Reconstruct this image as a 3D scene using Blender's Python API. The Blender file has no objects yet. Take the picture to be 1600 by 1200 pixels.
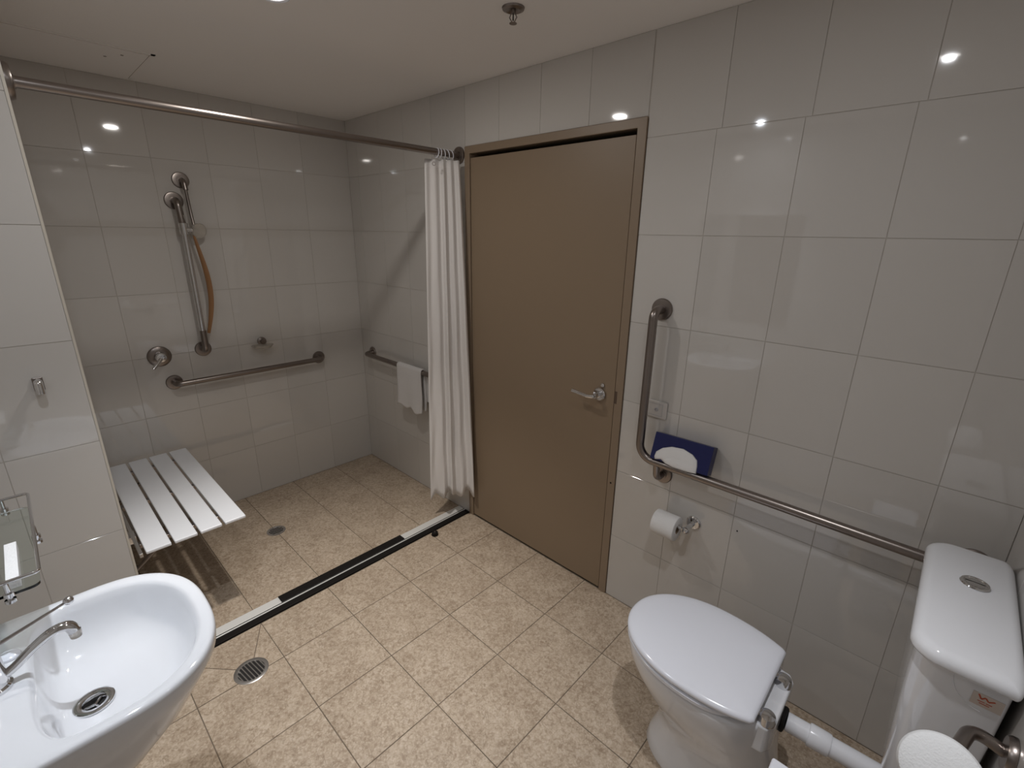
import bpy, bmesh, math, random
from mathutils import Vector, Matrix
random.seed(4)
sc = bpy.context.scene
COL = sc.collection

# ------------------------------------------------------------------ camera
cam_d = bpy.data.cameras.new('camera'); cam = bpy.data.objects.new('camera', cam_d); COL.objects.link(cam)
yaw, pitch, roll = 2.3253, -0.307, 0.0157
fwd = Vector((math.cos(yaw)*math.cos(pitch), math.sin(yaw)*math.cos(pitch), math.sin(pitch)))
rt = Vector((math.sin(yaw), -math.cos(yaw), 0)); up = rt.cross(fwd)
r2 = rt*math.cos(roll)+up*math.sin(roll); u2 = -rt*math.sin(roll)+up*math.cos(roll)
M = Matrix((r2, u2, -fwd)).transposed().to_4x4(); M.translation = Vector((3.1166, -1.7112, 1.6698))
cam.matrix_world = M
cam_d.sensor_width = 36; cam_d.lens = 737.3/1600*36; cam_d.clip_start = 0.01
sc.camera = cam
# ------------------------------------------------------------------ world, exposure
w = bpy.data.worlds.new('world'); sc.world = w; w.use_nodes = True
w.node_tree.nodes['Background'].inputs[0].default_value = (0.5, 0.45, 0.4, 1)
w.node_tree.nodes['Background'].inputs[1].default_value = 0.02
sc.view_settings.view_transform = 'Standard'; sc.view_settings.look = 'None'
sc.view_settings.gamma = 1; sc.view_settings.use_curve_mapping = False
sc.view_settings.exposure = 0.0
CEIL = 2.345
LAMPS = [((1.42, -0.98), (1.0, 0.955, 0.90), 84.0, 'recessed ceiling downlight just outside the shower, over the threshold'),
         ((2.88, -0.95), (0.96, 0.97, 1.0), 38.0, 'recessed ceiling downlight over the toilet'),
         ((1.99, -1.66), (0.90, 0.96, 1.04), 44.0, 'recessed ceiling downlight over the basin')]
# each fitting: a small round lamp face, plus a narrower beam from its reflector
FACE_W = (5.2, 2.2, 2.5)
for ((lx, ly), lc, lp, _), beam, fw, sz in zip(LAMPS, (70, 74, 80), FACE_W, (0.072, 0.03, 0.03)):
    ad = bpy.data.lights.new('downlight_face', 'AREA'); ad.shape = 'DISK'; ad.size = sz; ad.energy = fw; ad.color = lc
    ao = bpy.data.objects.new('downlight_face', ad); ao.location = (lx, ly, CEIL-0.008); COL.objects.link(ao)
    if lp:
        ld = bpy.data.lights.new('downlight_beam', 'SPOT'); ld.energy = lp; ld.color = lc
        ld.spot_size = math.radians(beam); ld.spot_blend = 1.0; ld.shadow_soft_size = sz*0.6
        lo = bpy.data.objects.new('downlight_beam', ld); lo.location = (lx, ly, CEIL-0.03); COL.objects.link(lo)

# ------------------------------------------------------------------ materials
def mat(name, col, rough=0.5, metal=0.0, spec=0.5, coat=0.0, **k):
    m = bpy.data.materials.new(name); m.use_nodes = True
    b = m.node_tree.nodes['Principled BSDF']
    b.inputs['Base Color'].default_value = (*col, 1); b.inputs['Roughness'].default_value = rough
    b.inputs['Metallic'].default_value = metal; b.inputs['Specular IOR Level'].default_value = spec
    b.inputs['Coat Weight'].default_value = coat; b.inputs['Coat Roughness'].default_value = 0.05
    for kk, v in k.items(): b.inputs[kk].default_value = v
    return m
def nd(m, t, **k):
    n = m.node_tree.nodes.new(t)
    for kk, v in k.items(): setattr(n, kk, v)
    return n
def lk(m, a, b): m.node_tree.links.new(a, b)
def P(m): return m.node_tree.nodes['Principled BSDF']
def noise_bump(m, scale, strength, dist=0.001, detail=4):
    tc = nd(m, 'ShaderNodeTexCoord'); n = nd(m, 'ShaderNodeTexNoise'); n.inputs['Scale'].default_value = scale; n.inputs['Detail'].default_value = detail
    b = nd(m, 'ShaderNodeBump'); b.inputs['Strength'].default_value = strength; b.inputs['Distance'].default_value = dist
    lk(m, tc.outputs['Object'], n.inputs['Vector']); lk(m, n.outputs['Fac'], b.inputs['Height']); lk(m, b.outputs['Normal'], P(m).inputs['Normal'])
    return n
def mottled(m, cols, scale, coord='Object', detail=5, stops=None):
    tc = nd(m, 'ShaderNodeTexCoord'); n = nd(m, 'ShaderNodeTexNoise'); n.inputs['Scale'].default_value = scale; n.inputs['Detail'].default_value = detail
    r = nd(m, 'ShaderNodeValToRGB'); e = r.color_ramp.elements
    while len(e) < len(cols): e.new(0.5)
    for i, c in enumerate(cols):
        e[i].position = stops[i] if stops else 0.3+0.4*i/(len(cols)-1); e[i].color = (*c, 1)
    lk(m, tc.outputs[coord], n.inputs['Vector']); lk(m, n.outputs['Fac'], r.inputs['Fac']); lk(m, r.outputs['Color'], P(m).inputs['Base Color'])
    return r
# wall tile: glazed ceramic, tiny tile to tile variation
M_TILE = mat('glazed_wall_tile', (0.665, 0.635, 0.60), 0.045, spec=0.6, coat=0.5)
oi = nd(M_TILE, 'ShaderNodeObjectInfo'); mr = nd(M_TILE, 'ShaderNodeMapRange'); mr.inputs['To Min'].default_value = 0.965; mr.inputs['To Max'].default_value = 1.035
hs = nd(M_TILE, 'ShaderNodeHueSaturation'); hs.inputs['Color'].default_value = (0.60, 0.575, 0.545, 1)
lk(M_TILE, oi.outputs['Random'], mr.inputs['Value']); lk(M_TILE, mr.outputs['Result'], hs.inputs['Value']); lk(M_TILE, hs.outputs['Color'], P(M_TILE).inputs['Base Color'])
noise_bump(M_TILE, 5.0, 0.05, 0.002, 1); P(M_TILE).inputs['Coat Roughness'].default_value = 0.025
M_GROUT = mat('wall_grout', (0.36, 0.33, 0.29), 0.85); mottled(M_GROUT, [(0.46, 0.425, 0.38), (0.56, 0.525, 0.48)], 9)
M_FGROUT = mat('floor_grout', (0.15, 0.115, 0.085), 0.9); mottled(M_FGROUT, [(0.11, 0.085, 0.06), (0.20, 0.155, 0.115)], 12)
M_CEIL = mat('ceiling_paint', (0.90, 0.87, 0.845), 0.9); noise_bump(M_CEIL, 60, 0.1, 0.0005)
M_TRIM = mat('tile_trim', (0.62, 0.57, 0.49), 0.3); noise_bump(M_TRIM, 20, 0.05)
M_PORC = mat('vitreous_china', (0.76, 0.77, 0.80), 0.06, spec=0.6, coat=0.3); noise_bump(M_PORC, 6, 0.03, 0.001, 1)
M_PLAS = mat('white_plastic', (0.84, 0.86, 0.93), 0.14, spec=0.5); noise_bump(M_PLAS, 8, 0.02, 0.001, 1)
M_PIPE = mat('white_pipe_plastic', (0.78, 0.79, 0.83), 0.22); noise_bump(M_PIPE, 30, 0.03)
M_SLAT = mat('white_slat_laminate', (0.86, 0.88, 0.92), 0.28); noise_bump(M_SLAT, 30, 0.03)
M_STEEL = mat('brushed_stainless', (0.29, 0.255, 0.235), 0.3, 1.0); noise_bump(M_STEEL, 220, 0.12, 0.0004)
M_STEEL2 = mat('pale_stainless', (0.55, 0.53, 0.51), 0.3, 0.9); noise_bump(M_STEEL2, 150, 0.1, 0.0004)
M_CHROME = mat('polished_chrome', (0.72, 0.72, 0.73), 0.07, 1.0); noise_bump(M_CHROME, 40, 0.02, 0.0003)
M_DARK = mat('dark_gap', (0.012, 0.01, 0.009), 0.8); noise_bump(M_DARK, 30, 0.05)
M_RUB = mat('black_rubber', (0.012, 0.010, 0.009), 0.6, spec=0.15); noise_bump(M_RUB, 80, 0.1)
M_ALU = mat('satin_aluminium', (0.86, 0.85, 0.82), 0.35, 0.25); noise_bump(M_ALU, 150, 0.08, 0.0004)
M_LEAF = mat('taupe_door_paint', (0.262, 0.192, 0.128), 0.42); noise_bump(M_LEAF, 120, 0.06, 0.0005)
M_FRAME = mat('taupe_frame_paint', (0.27, 0.20, 0.138), 0.4); noise_bump(M_FRAME, 90, 0.05, 0.0005)
M_CLOTH = mat('white_curtain_fabric', (0.76, 0.73, 0.71), 0.85, **{'Sheen Weight': 0.2}); noise_bump(M_CLOTH, 350, 0.2, 0.0006)
M_TOWEL = mat('white_terry', (0.70, 0.68, 0.67), 0.95, **{'Sheen Weight': 0.4}); noise_bump(M_TOWEL, 260, 0.6, 0.003)
M_PAPER = mat('white_paper', (0.78, 0.77, 0.76), 0.9); noise_bump(M_PAPER, 170, 0.5, 0.002)
M_CARD = mat('cardboard_core', (0.30, 0.22, 0.15), 0.9); noise_bump(M_CARD, 60, 0.2)
M_BLUE = mat('navy_box_card', (0.006, 0.010, 0.085), 0.35); noise_bump(M_BLUE, 60, 0.05)
M_AMBER = mat('amber_hose', (0.30, 0.155, 0.07), 0.35); noise_bump(M_AMBER, 90, 0.15)
M_GLASS = mat('greenish_glass', (0.86, 0.93, 0.90), 0.02, **{'Transmission Weight': 1.0}); M_GLASS.node_tree.nodes['Principled BSDF'].inputs['IOR'].default_value = 1.45
mottled(M_GLASS, [(0.84, 0.92, 0.89), (0.88, 0.94, 0.91)], 2)
M_CLEAR = mat('frosted_clear_plastic', (0.80, 0.76, 0.70), 0.25, **{'Transmission Weight': 0.7}); noise_bump(M_CLEAR, 60, 0.05)
M_MIRROR = mat('silvered_mirror', (0.85, 0.86, 0.86), 0.01, 1.0); mottled(M_MIRROR, [(0.84, 0.85, 0.85), (0.87, 0.88, 0.88)], 3)
M_TUMB = mat('dark_plum_plastic', (0.09, 0.05, 0.055), 0.2); noise_bump(M_TUMB, 30, 0.05)
M_GREY = mat('mid_grey_print', (0.42, 0.42, 0.45), 0.5); noise_bump(M_GREY, 30, 0.02)
M_LABEL = mat('label_paper', (0.62, 0.52, 0.46), 0.5); mottled(M_LABEL, [(0.60, 0.50, 0.44), (0.60, 0.58, 0.53)], 20)
M_RED = mat('orange_red_print', (0.50, 0.09, 0.04), 0.5); noise_bump(M_RED, 30, 0.02)
M_EMIT = bpy.data.materials.new('lamp_lens'); M_EMIT.use_nodes = True
P(M_EMIT).inputs['Emission Color'].default_value = (1, 0.96, 0.9, 1); P(M_EMIT).inputs['Emission Strength'].default_value = 8
# floor: beige limestone
M_STONE = mat('beige_limestone', (0.4, 0.33, 0.25), 0.36, spec=0.45)
def stone(m):
    tc = nd(m, 'ShaderNodeTexCoord'); oi = nd(m, 'ShaderNodeObjectInfo'); off = nd(m, 'ShaderNodeVectorMath', operation='SCALE'); cmb = nd(m, 'ShaderNodeCombineXYZ')
    lk(m, oi.outputs['Random'], cmb.inputs[0]); lk(m, oi.outputs['Random'], cmb.inputs[1]); lk(m, cmb.outputs[0], off.inputs[0]); off.inputs['Scale'].default_value = 37.0
    add = nd(m, 'ShaderNodeVectorMath', operation='ADD'); lk(m, tc.outputs['Object'], add.inputs[0]); lk(m, off.outputs[0], add.inputs[1])
    n1 = nd(m, 'ShaderNodeTexNoise'); n1.inputs['Scale'].default_value = 75; n1.inputs['Detail'].default_value = 6; n1.inputs['Roughness'].default_value = 0.62; n1.inputs['Distortion'].default_value = 0.6
    n2 = nd(m, 'ShaderNodeTexNoise'); n2.inputs['Scale'].default_value = 6; n2.inputs['Detail'].default_value = 3; n2.inputs['Distortion'].default_value = 1.0
    v = nd(m, 'ShaderNodeTexVoronoi'); v.inputs['Scale'].default_value = 95; v.inputs['Randomness'].default_value = 1.0
    n3 = nd(m, 'ShaderNodeTexNoise'); n3.inputs['Scale'].default_value = 14; n3.inputs['Detail'].default_value = 6; n3.inputs['Distortion'].default_value = 1.2
    for n in (n1, n2, v, n3): lk(m, add.outputs[0], n.inputs['Vector'])
    r1 = nd(m, 'ShaderNodeValToRGB'); e = r1.color_ramp.elements
    e[0].position = 0.30; e[0].color = (0.32, 0.24, 0.17, 1); e[1].position = 0.72; e[1].color = (0.61, 0.52, 0.42, 1); x = e.new(0.5); x.color = (0.475, 0.385, 0.29, 1)
    lk(m, n1.outputs['Fac'], r1.inputs['Fac'])
    r2 = nd(m, 'ShaderNodeValToRGB'); e = r2.color_ramp.elements; e[0].position = 0.35; e[0].color = (0.87, 0.84, 0.82, 1); e[1].position = 0.65; e[1].color = (1.04, 1.03, 1.03, 1); lk(m, n2.outputs['Fac'], r2.inputs['Fac'])
    mx = nd(m, 'ShaderNodeMix', data_type='RGBA', blend_type='MULTIPLY'); mx.inputs[0].default_value = 1; lk(m, r1.outputs[0], mx.inputs[6]); lk(m, r2.outputs[0], mx.inputs[7])
    # pale grains
    r3 = nd(m, 'ShaderNodeValToRGB'); e = r3.color_ramp.elements; e[0].position = 0.0; e[0].color = (0.60, 0.60, 0.60, 1); e[1].position = 0.42; e[1].color = (0, 0, 0, 1); lk(m, v.outputs['Distance'], r3.inputs['Fac'])
    mx2 = nd(m, 'ShaderNodeMix', data_type='RGBA', blend_type='MIX'); lk(m, r3.outputs[0], mx2.inputs[0]); lk(m, mx.outputs[2], mx2.inputs[6]); mx2.inputs[7].default_value = (0.66, 0.565, 0.44, 1)
    # thin dark veins
    r4 = nd(m, 'ShaderNodeValToRGB'); e = r4.color_ramp.elements; e[0].position = 0.485; e[0].color = (0, 0, 0, 1); e[1].position = 0.515; e[1].color = (0, 0, 0, 1); x = e.new(0.5); x.color = (0.5, 0.5, 0.5, 1); lk(m, n3.outputs['Fac'], r4.inputs['Fac'])
    mx3 = nd(m, 'ShaderNodeMix', data_type='RGBA', blend_type='MIX'); lk(m, r4.outputs[0], mx3.inputs[0]); lk(m, mx2.outputs[2], mx3.inputs[6]); mx3.inputs[7].default_value = (0.20, 0.14, 0.09, 1)
    lk(m, mx3.outputs[2], P(m).inputs['Base Color'])
    b = nd(m, 'ShaderNodeBump'); b.inputs['Strength'].default_value = 0.15; b.inputs['Distance'].default_value = 0.001; lk(m, n1.outputs['Fac'], b.inputs['Height']); lk(m, b.outputs[0], P(m).inputs['Normal'])
stone(M_STONE)

# ------------------------------------------------------------------ helpers
def mk(name, bm, m, parent=None, smooth=False, loc=(0, 0, 0), bevel=0.0, seg=2, subsurf=0, angle=35):
    bmesh.ops.recalc_face_normals(bm, faces=bm.faces[:])
    me = bpy.data.meshes.new(name); bm.to_mesh(me); bm.free()
    o = bpy.data.objects.new(name, me); COL.objects.link(o); o.location = loc
    if m: me.materials.append(m)
    if smooth:
        for p in me.polygons: p.use_smooth = True
        if angle < 180 and hasattr(me, 'set_sharp_from_angle'): me.set_sharp_from_angle(angle=math.radians(angle))
    if bevel:
        b = o.modifiers.new('bevel', 'BEVEL'); b.width = bevel; b.segments = seg; b.limit_method = 'ANGLE'; b.angle_limit = math.radians(35)
        for p in me.polygons: p.use_smooth = True
        o.modifiers.new('wn', 'WEIGHTED_NORMAL').keep_sharp = False
    if subsurf:
        s = o.modifiers.new('sub', 'SUBSURF'); s.levels = subsurf; s.render_levels = subsurf
    if parent:
        o.parent = parent; o.matrix_parent_inverse = parent.matrix_world.inverted() if False else Matrix.Identity(4)
        o.location = Vector(loc)-parent.location
    return o
def thing(name, label, cat, loc=(0, 0, 0), group=None):
    o = bpy.data.objects.new(name, None); COL.objects.link(o); o.location = loc; o.empty_display_size = 0.05
    o['label'] = label; o['category'] = cat
    if group: o['group'] = group
    return o
def tag(o, label, cat, group=None):
    o['label'] = label; o['category'] = cat
    if group: o['group'] = group
    return o
def box(bm, a, b):
    xs = [bm.verts.new((x, y, z)) for x in (a[0], b[0]) for y in (a[1], b[1]) for z in (a[2], b[2])]
    for f in ((0, 1, 3, 2), (4, 6, 7, 5), (0, 4, 5, 1), (2, 3, 7, 6), (0, 2, 6, 4), (1, 5, 7, 3)): bm.faces.new([xs[i] for i in f])
    return xs
def boxm(a, b):
    bm = bmesh.new(); box(bm, a, b); return bm
def fillet(pts, r, n=8):
    out = [Vector(pts[0])]
    for i in range(1, len(pts)-1):
        p, a, b = Vector(pts[i]), Vector(pts[i-1]), Vector(pts[i+1])
        da, db = (a-p), (b-p); la, lb = da.length, db.length; da.normalize(); db.normalize()
        ang = da.angle(db); t = min(r/math.tan(ang/2), la*0.49, lb*0.49); rr = t*math.tan(ang/2)
        c = p+(da+db).normalized()*(rr/math.sin(ang/2)); s = p+da*t-c; e = p+db*t-c
        for k in range(n+1):
            om = s.angle(e); f = k/n
            out.append(c+(s*math.sin((1-f)*om)+e*math.sin(f*om))/math.sin(om) if om > 1e-3 else c+s)
    out.append(Vector(pts[-1])); return out
def tube(bm, pts, r, n=16, caps=True, flat=1.0):
    pts = [Vector(p) for p in pts]; rings = []
    t0 = (pts[1]-pts[0]).normalized(); nrm = t0.orthogonal().normalized()
    for i, p in enumerate(pts):
        t = (pts[min(i+1, len(pts)-1)]-pts[max(i-1, 0)]).normalized()
        nrm = (nrm-t*nrm.dot(t)).normalized(); bn = t.cross(nrm)
        rr = r[i] if isinstance(r, (list, tuple)) else r
        rings.append([bm.verts.new(p+nrm*math.cos(2*math.pi*k/n)*rr+bn*math.sin(2*math.pi*k/n)*rr*flat) for k in range(n)])
    for a, b in zip(rings, rings[1:]):
        for k in range(n): bm.faces.new((a[k], a[(k+1) % n], b[(k+1) % n], b[k]))
    if caps: bm.faces.new(rings[0][::-1]); bm.faces.new(rings[-1])
def lathe(bm, prof, c, axis=(0, 0, 1), n=32):
    """prof: list of (radius, height along axis)"""
    ax = Vector(axis).normalized(); a = ax.orthogonal().normalized(); b = ax.cross(a); c = Vector(c); rings = []
    for r, h in prof:
        if r < 1e-6: rings.append([bm.verts.new(c+ax*h)])
        else: rings.append([bm.verts.new(c+ax*h+(a*math.cos(2*math.pi*k/n)+b*math.sin(2*math.pi*k/n))*r) for k in range(n)])
    for p, q in zip(rings, rings[1:]):
        for k in range(n):
            k2 = (k+1) % n
            if len(p) == 1 and len(q) == 1: continue
            if len(p) == 1: bm.faces.new((p[0], q[k], q[k2]))
            elif len(q) == 1: bm.faces.new((p[k], p[k2], q[0]))
            else: bm.faces.new((p[k], p[k2], q[k2], q[k]))
def lathem(prof, c, axis=(0, 0, 1), n=32):
    bm = bmesh.new(); lathe(bm, prof, c, axis, n); return bm
def sph(bm, c, r, sc_=(1, 1, 1)):
    bmesh.ops.create_uvsphere(bm, u_segments=20, v_segments=12, radius=r, matrix=Matrix.Translation(c) @ Matrix.Diagonal((*sc_, 1)))
def ring_loft(bm, rings, cap0=True, cap1=True):
    vs = [[bm.verts.new(p) for p in r] for r in rings]; n = len(vs[0])
    for a, b in zip(vs, vs[1:]):
        for k in range(n): bm.faces.new((a[k], a[(k+1) % n], b[(k+1) % n], b[k]))
    if cap0: bm.faces.new(vs[0][::-1])
    if cap1: bm.faces.new(vs[-1])
    return vs
def flange(parent, c, axis, r=0.041, h=0.009, m=None):
    return mk('flange', lathem([(0, 0), (r, 0), (r, h*0.5), (r*0.93, h*0.9), (r*0.8, h), (0.019, h), (0.0185, h+0.004), (0.0, h+0.004)], c, axis), m or M_STEEL, parent, smooth=True)

# ------------------------------------------------------------------ tiles
TILE_CACHE = {}
def tile_mesh(w, h, t, m, chamfer):
    key = (round(w, 3), round(h, 3), t, m.name)
    if key in TILE_CACHE: return TILE_CACHE[key]
    bm = bmesh.new(); c = chamfer; r = []
    for (dx, dz) in ((0, 0), (0, t-c), (c, t)):
        r.append([bm.verts.new((x, y, dz)) for x, y in ((-w/2+dx, -h/2+dx), (w/2-dx, -h/2+dx), (w/2-dx, h/2-dx), (-w/2+dx, h/2-dx))])
    for a, b in zip(r, r[1:]):
        for k in range(4): bm.faces.new((a[k], a[(k+1) % 4], b[(k+1) % 4], b[k]))
    bm.faces.new(r[2]); bm.faces.new(r[0][::-1])
    me = bpy.data.meshes.new('tile'); bm.to_mesh(me); bm.free(); me.materials.append(m); TILE_CACHE[key] = me
    return me
def tiles(parent, origin, U, V, us, vs, m=M_TILE, gap=0.0020, t=0.006, chamfer=0.0003, name='tile', skip=None, jit=0.0012, proud=0.0, vrow=None):
    """tiles between the joints us x vs on the plane through origin spanned by U and V; front face lies at the plane"""
    U = Vector(U); V = Vector(V); N = U.cross(V); O = Vector(origin)
    R = Matrix((U, V, N)).transposed().to_4x4()
    for i in range(len(us)-1):
        rows = vrow(i) if vrow else vs
        for j in range(len(rows)-1):
            if skip and skip((us[i]+us[i+1])/2, (rows[j]+rows[j+1])/2): continue
            w_, h_ = us[i+1]-us[i]-gap, rows[j+1]-rows[j]-gap
            if w_ < 0.008 or h_ < 0.008: continue
            o = bpy.data.objects.new(name, tile_mesh(w_, h_, t, m, chamfer)); COL.objects.link(o)
            c = O+U*((us[i]+us[i+1])/2)+V*((rows[j]+rows[j+1])/2)-N*(t-proud)
            J = Matrix.Rotation(random.uniform(-jit, jit), 4, 'X') @ Matrix.Rotation(random.uniform(-jit, jit), 4, 'Y')
            mm = Matrix.Translation(c-parent.location) @ R @ J
            o.parent = parent; o.matrix_local = mm
def struct(name, bm, m):
    o = mk(name, bm, m); o['kind'] = 'structure'; return o

ROW = [k*0.335 for k in range(7)]+[CEIL]
T = 0.006; D = T-0.0016      # tile thickness, depth from tile face to grout
XF, YE, XN, YN = 3.358, -1.975, 1.168, -1.60      # room limits: wall behind cistern, basin wall, nib face, nib corner
# back wall of the shower (x = 0)
wb = struct('wall_back', boxm((-0.15, YN-0.2, -0.1), (-0.0016, 0.15, CEIL+0.1)), M_GROUT)
tiles(wb, (0, 0, 0), (0, 1, 0), (0, 0, 1), [-1.6, -1.334, -1.0765, -0.819, -0.5615, -0.304, 0.0], ROW)
# door wall (y = 0)
bm = bmesh.new(); box(bm, (-0.15, 0.0016, -0.1), (1.16, 0.15, CEIL+0.1)); box(bm, (1.16, 0.0016, 2.075), (2.163, 0.15, CEIL+0.1)); box(bm, (2.163, 0.0016, -0.1), (XF+0.15, 0.15, CEIL+0.1))
wr = struct('wall_right', bm, M_GROUT)
# U is -x so that U x V points into the room (-y)
def nx(l): return sorted(-a for a in l)
tiles(wr, (0, 0, 0), (-1, 0, 0), (0, 0, 1), nx([0, 0.121, 0.378, 0.635, 0.892, 1.1635]), ROW) if False else None
def wall_y(parent, xs, rows, y=0.0):
    """tiles facing -y"""
    tiles(parent, (0, y, 0), (1, 0, 0), (0, 0, 1), xs, rows)
wall_y(wr, [0.0, 0.121, 0.378, 0.635, 0.892, 1.1635], ROW)
wall_y(wr, [1.1635, 1.40, 1.648, 1.90, 2.158], [2.081, CEIL])
# the courses right of the door: upper course slightly offset as laid
wall_y(wr, [2.1605, 2.412, 2.669, 2.927, 3.184, XF], ROW[:7])
wall_y(wr, [2.1605, 2.428, 2.685, 2.943, 3.200, XF], [2.01, CEIL])
# nib wall beside the shower (face x = XN) and its return (y = YN)
bm = bmesh.new(); box(bm, (-0.15, YN-0.5, -0.1), (XN-0.0016, YN-0.0016, CEIL+0.1)); box(bm, (-0.15, YE-0.15, -0.1), (XN-0.0016, YN-0.4, CEIL+0.1))
wl = struct('wall_left', bm, M_GROUT)
tiles(wl, (XN, 0, 0), (0, 1, 0), (0, 0, 1), [YE, -1.825, YN-0.006], ROW)
tiles(wl, (0, YN, 0), (-1, 0, 0), (0, 0, 1), nx([0.0, 0.25, 0.507, 0.764, 1.02, XN-0.007]), ROW)
mk('corner_trim', boxm((XN-0.006, YN-0.006, 0), (XN+0.0004, YN+0.0004, CEIL)), M_TRIM, wl)
# wall behind the basin (y = YE)
we = struct('wall_front', boxm((XN-0.1, YE-0.15, -0.1), (XF+0.15, YE-0.0016, CEIL+0.1)), M_GROUT)
tiles(we, (0, YE, 0), (-1, 0, 0), (0, 0, 1), nx([XN, 1.43, 1.687, 1.944, 2.20, 2.458, 2.715, 2.972, 3.23, XF]), ROW)
# wall behind the cistern (x = XF)
wc = struct('wall_cistern', boxm((XF+0.0016, YE-0.15, -0.1), (XF+0.15, 0.15, CEIL+0.1)), M_GROUT)
tiles(wc, (XF, 0, 0), (0, -1, 0), (0, 0, 1), [0.0, 0.257, 0.514, 0.771, 1.028, 1.285, 1.542, 1.80, -YE], ROW)

# ceiling with access hatch
ce = struct('ceiling', boxm((-0.1, YE-0.1, CEIL), (XF+0.1, 0.1, CEIL+0.1)), M_CEIL)
ht = thing('access_hatch', 'flush white access hatch in the ceiling above the shower bench', 'hatch', (0.27, -1.35, CEIL))
mk('panel', boxm((0.045, -1.585, CEIL-0.004), (0.494, -1.113, CEIL+0.001)), M_CEIL, ht, bevel=0.0012)
bm = bmesh.new()
for a, b in (((0.497, -1.59, CEIL-0.0022), (0.515, -1.095, CEIL)), ((0.035, -1.110, CEIL-0.0022), (0.515, -1.095, CEIL)), ((0.03, -1.59, CEIL-0.0022), (0.042, -1.095, CEIL))): box(bm, a, b)
mk('frame', bm, M_CEIL, ht)
bm = bmesh.new(); box(bm, (0.4935, -1.585, CEIL-0.0016), (0.4975, -1.110, CEIL)); box(bm, (0.045, -1.1135, CEIL-0.0016), (0.4975, -1.1100, CEIL)); mk('gap', bm, M_CARD, ht)
for p in ((0.42, -1.19), (0.35, -1.235)):
    mk('latch', lathem([(0, -0.003), (0.004, -0.003), (0.0055, -0.002), (0.0055, 0)], (p[0], p[1], CEIL-0.003), n=16), M_STEEL, ht, smooth=True)

# ------------------------------------------------------------------ floor
fl = struct('floor', boxm((-0.1, YE-0.1, -0.1), (XF+0.1, 0.15, -0.0014)), M_FGROUT)
FY = [YE, -1.863, -1.553, -1.243, -0.933, -0.623, -0.313, 0.0]
FX = [1.163, 1.414, 1.724, 2.034, 2.344, 2.654, 2.964, 3.274, XF]
tiles(fl, (0, 0, 0), (1, 0, 0), (0, 1, 0), FX, FY, M_STONE, gap=0.0032, chamfer=0.0008, jit=0.0004, skip=lambda x, y: x < 1.414 and -1.553 < y < -1.243)
tiles(fl, (0, 0, 0), (1, 0, 0), (0, 1, 0), [0, 0.17, 1.058], [YN, -1.55, -1.24, -0.926, -0.616, -0.303, 0.0], M_STONE, gap=0.0028, chamfer=0.0008, jit=0.0004)
def poly_tile(parent, pts, m, t=T, gap=0.0032):
    """prism tile from a convex polygon, inset by half the joint"""
    n = len(pts); pts = [Vector((p[0], p[1], 0)) for p in pts]; ins = []
    for i in range(n):
        a, p, b = pts[i-1], pts[i], pts[(i+1) % n]
        d1 = (p-a).normalized(); d2 = (b-p).normalized(); n1 = Vector((-d1.y, d1.x, 0)); n2 = Vector((-d2.y, d2.x, 0))
        bis = (n1+n2).normalized(); ins.append(p+bis*(gap/2/max(0.25, bis.dot(n1))))
    bm = bmesh.new(); c = sum(ins, Vector())/n
    ring_loft(bm, [[(p.x-c.x, p.y-c.y, -t) for p in ins], [(p.x-c.x, p.y-c.y, 0) for p in ins]])
    return mk('tile', bm, m, parent, loc=c)
W0 = (1.389, -1.36)
A_, B_, C_, D_ = (1.163, -1.553), (1.414, -1.553), (1.414, -1.243), (1.163, -1.243)
for pl in ((A_, B_, (1.414, -1.385), W0), ((1.414, -1.335), C_, D_, W0), (D_, A_, W0)):
    pass
poly_tile(fl, [A_, B_, (1.414, -1.36), W0], M_STONE)
poly_tile(fl, [W0, (1.414, -1.36), C_, D_], M_STONE)
poly_tile(fl, [D_, A_, W0], M_STONE)

# ------------------------------------------------------------------ shower threshold strip
th = thing('shower_threshold', 'metal threshold strip with black rubber water stop across the shower opening', 'threshold', (1.11, -0.8, 0))
mk('channel', boxm((1.0595, YN+0.002, -0.004), (1.1615, -0.002, 0.0006)), M_RUB, th)
mk('metal_strip', boxm((1.060, YN+0.003, 0.0007), (1.106, -0.003, 0.004)), M_ALU, th, bevel=0.001)
mk('metal_edge', boxm((1.117, YN+0.003, 0.0007), (1.123, -0.003, 0.008)), M_ALU, th, bevel=0.0015)
mk('rubber_seal', boxm((1.1245, YN+0.003, 0.0007), (1.160, -0.003, 0.007)), M_RUB, th, bevel=0.002)
mk('rubber_insert', boxm((1.061, -1.130, 0.0042), (1.107, -0.448, 0.009)), M_RUB, th, bevel=0.0015)
fb = thing('door_stop', 'small black rubber floor stop in front of the shower threshold', 'door stop', (1.195, -0.30, 0))
mk('body', lathem([(0, 0), (0.019, 0), (0.020, 0.004), (0.017, 0.020), (0.013, 0.0225), (0, 0.0225)], (1.195, -0.30, 0), n=20), M_RUB, fb, smooth=True)
mk('screw', lathem([(0, 0.0225), (0.004, 0.0225), (0.003, 0.024), (0, 0.024)], (1.195, -0.30, 0), n=12), M_STEEL, fb)

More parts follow.
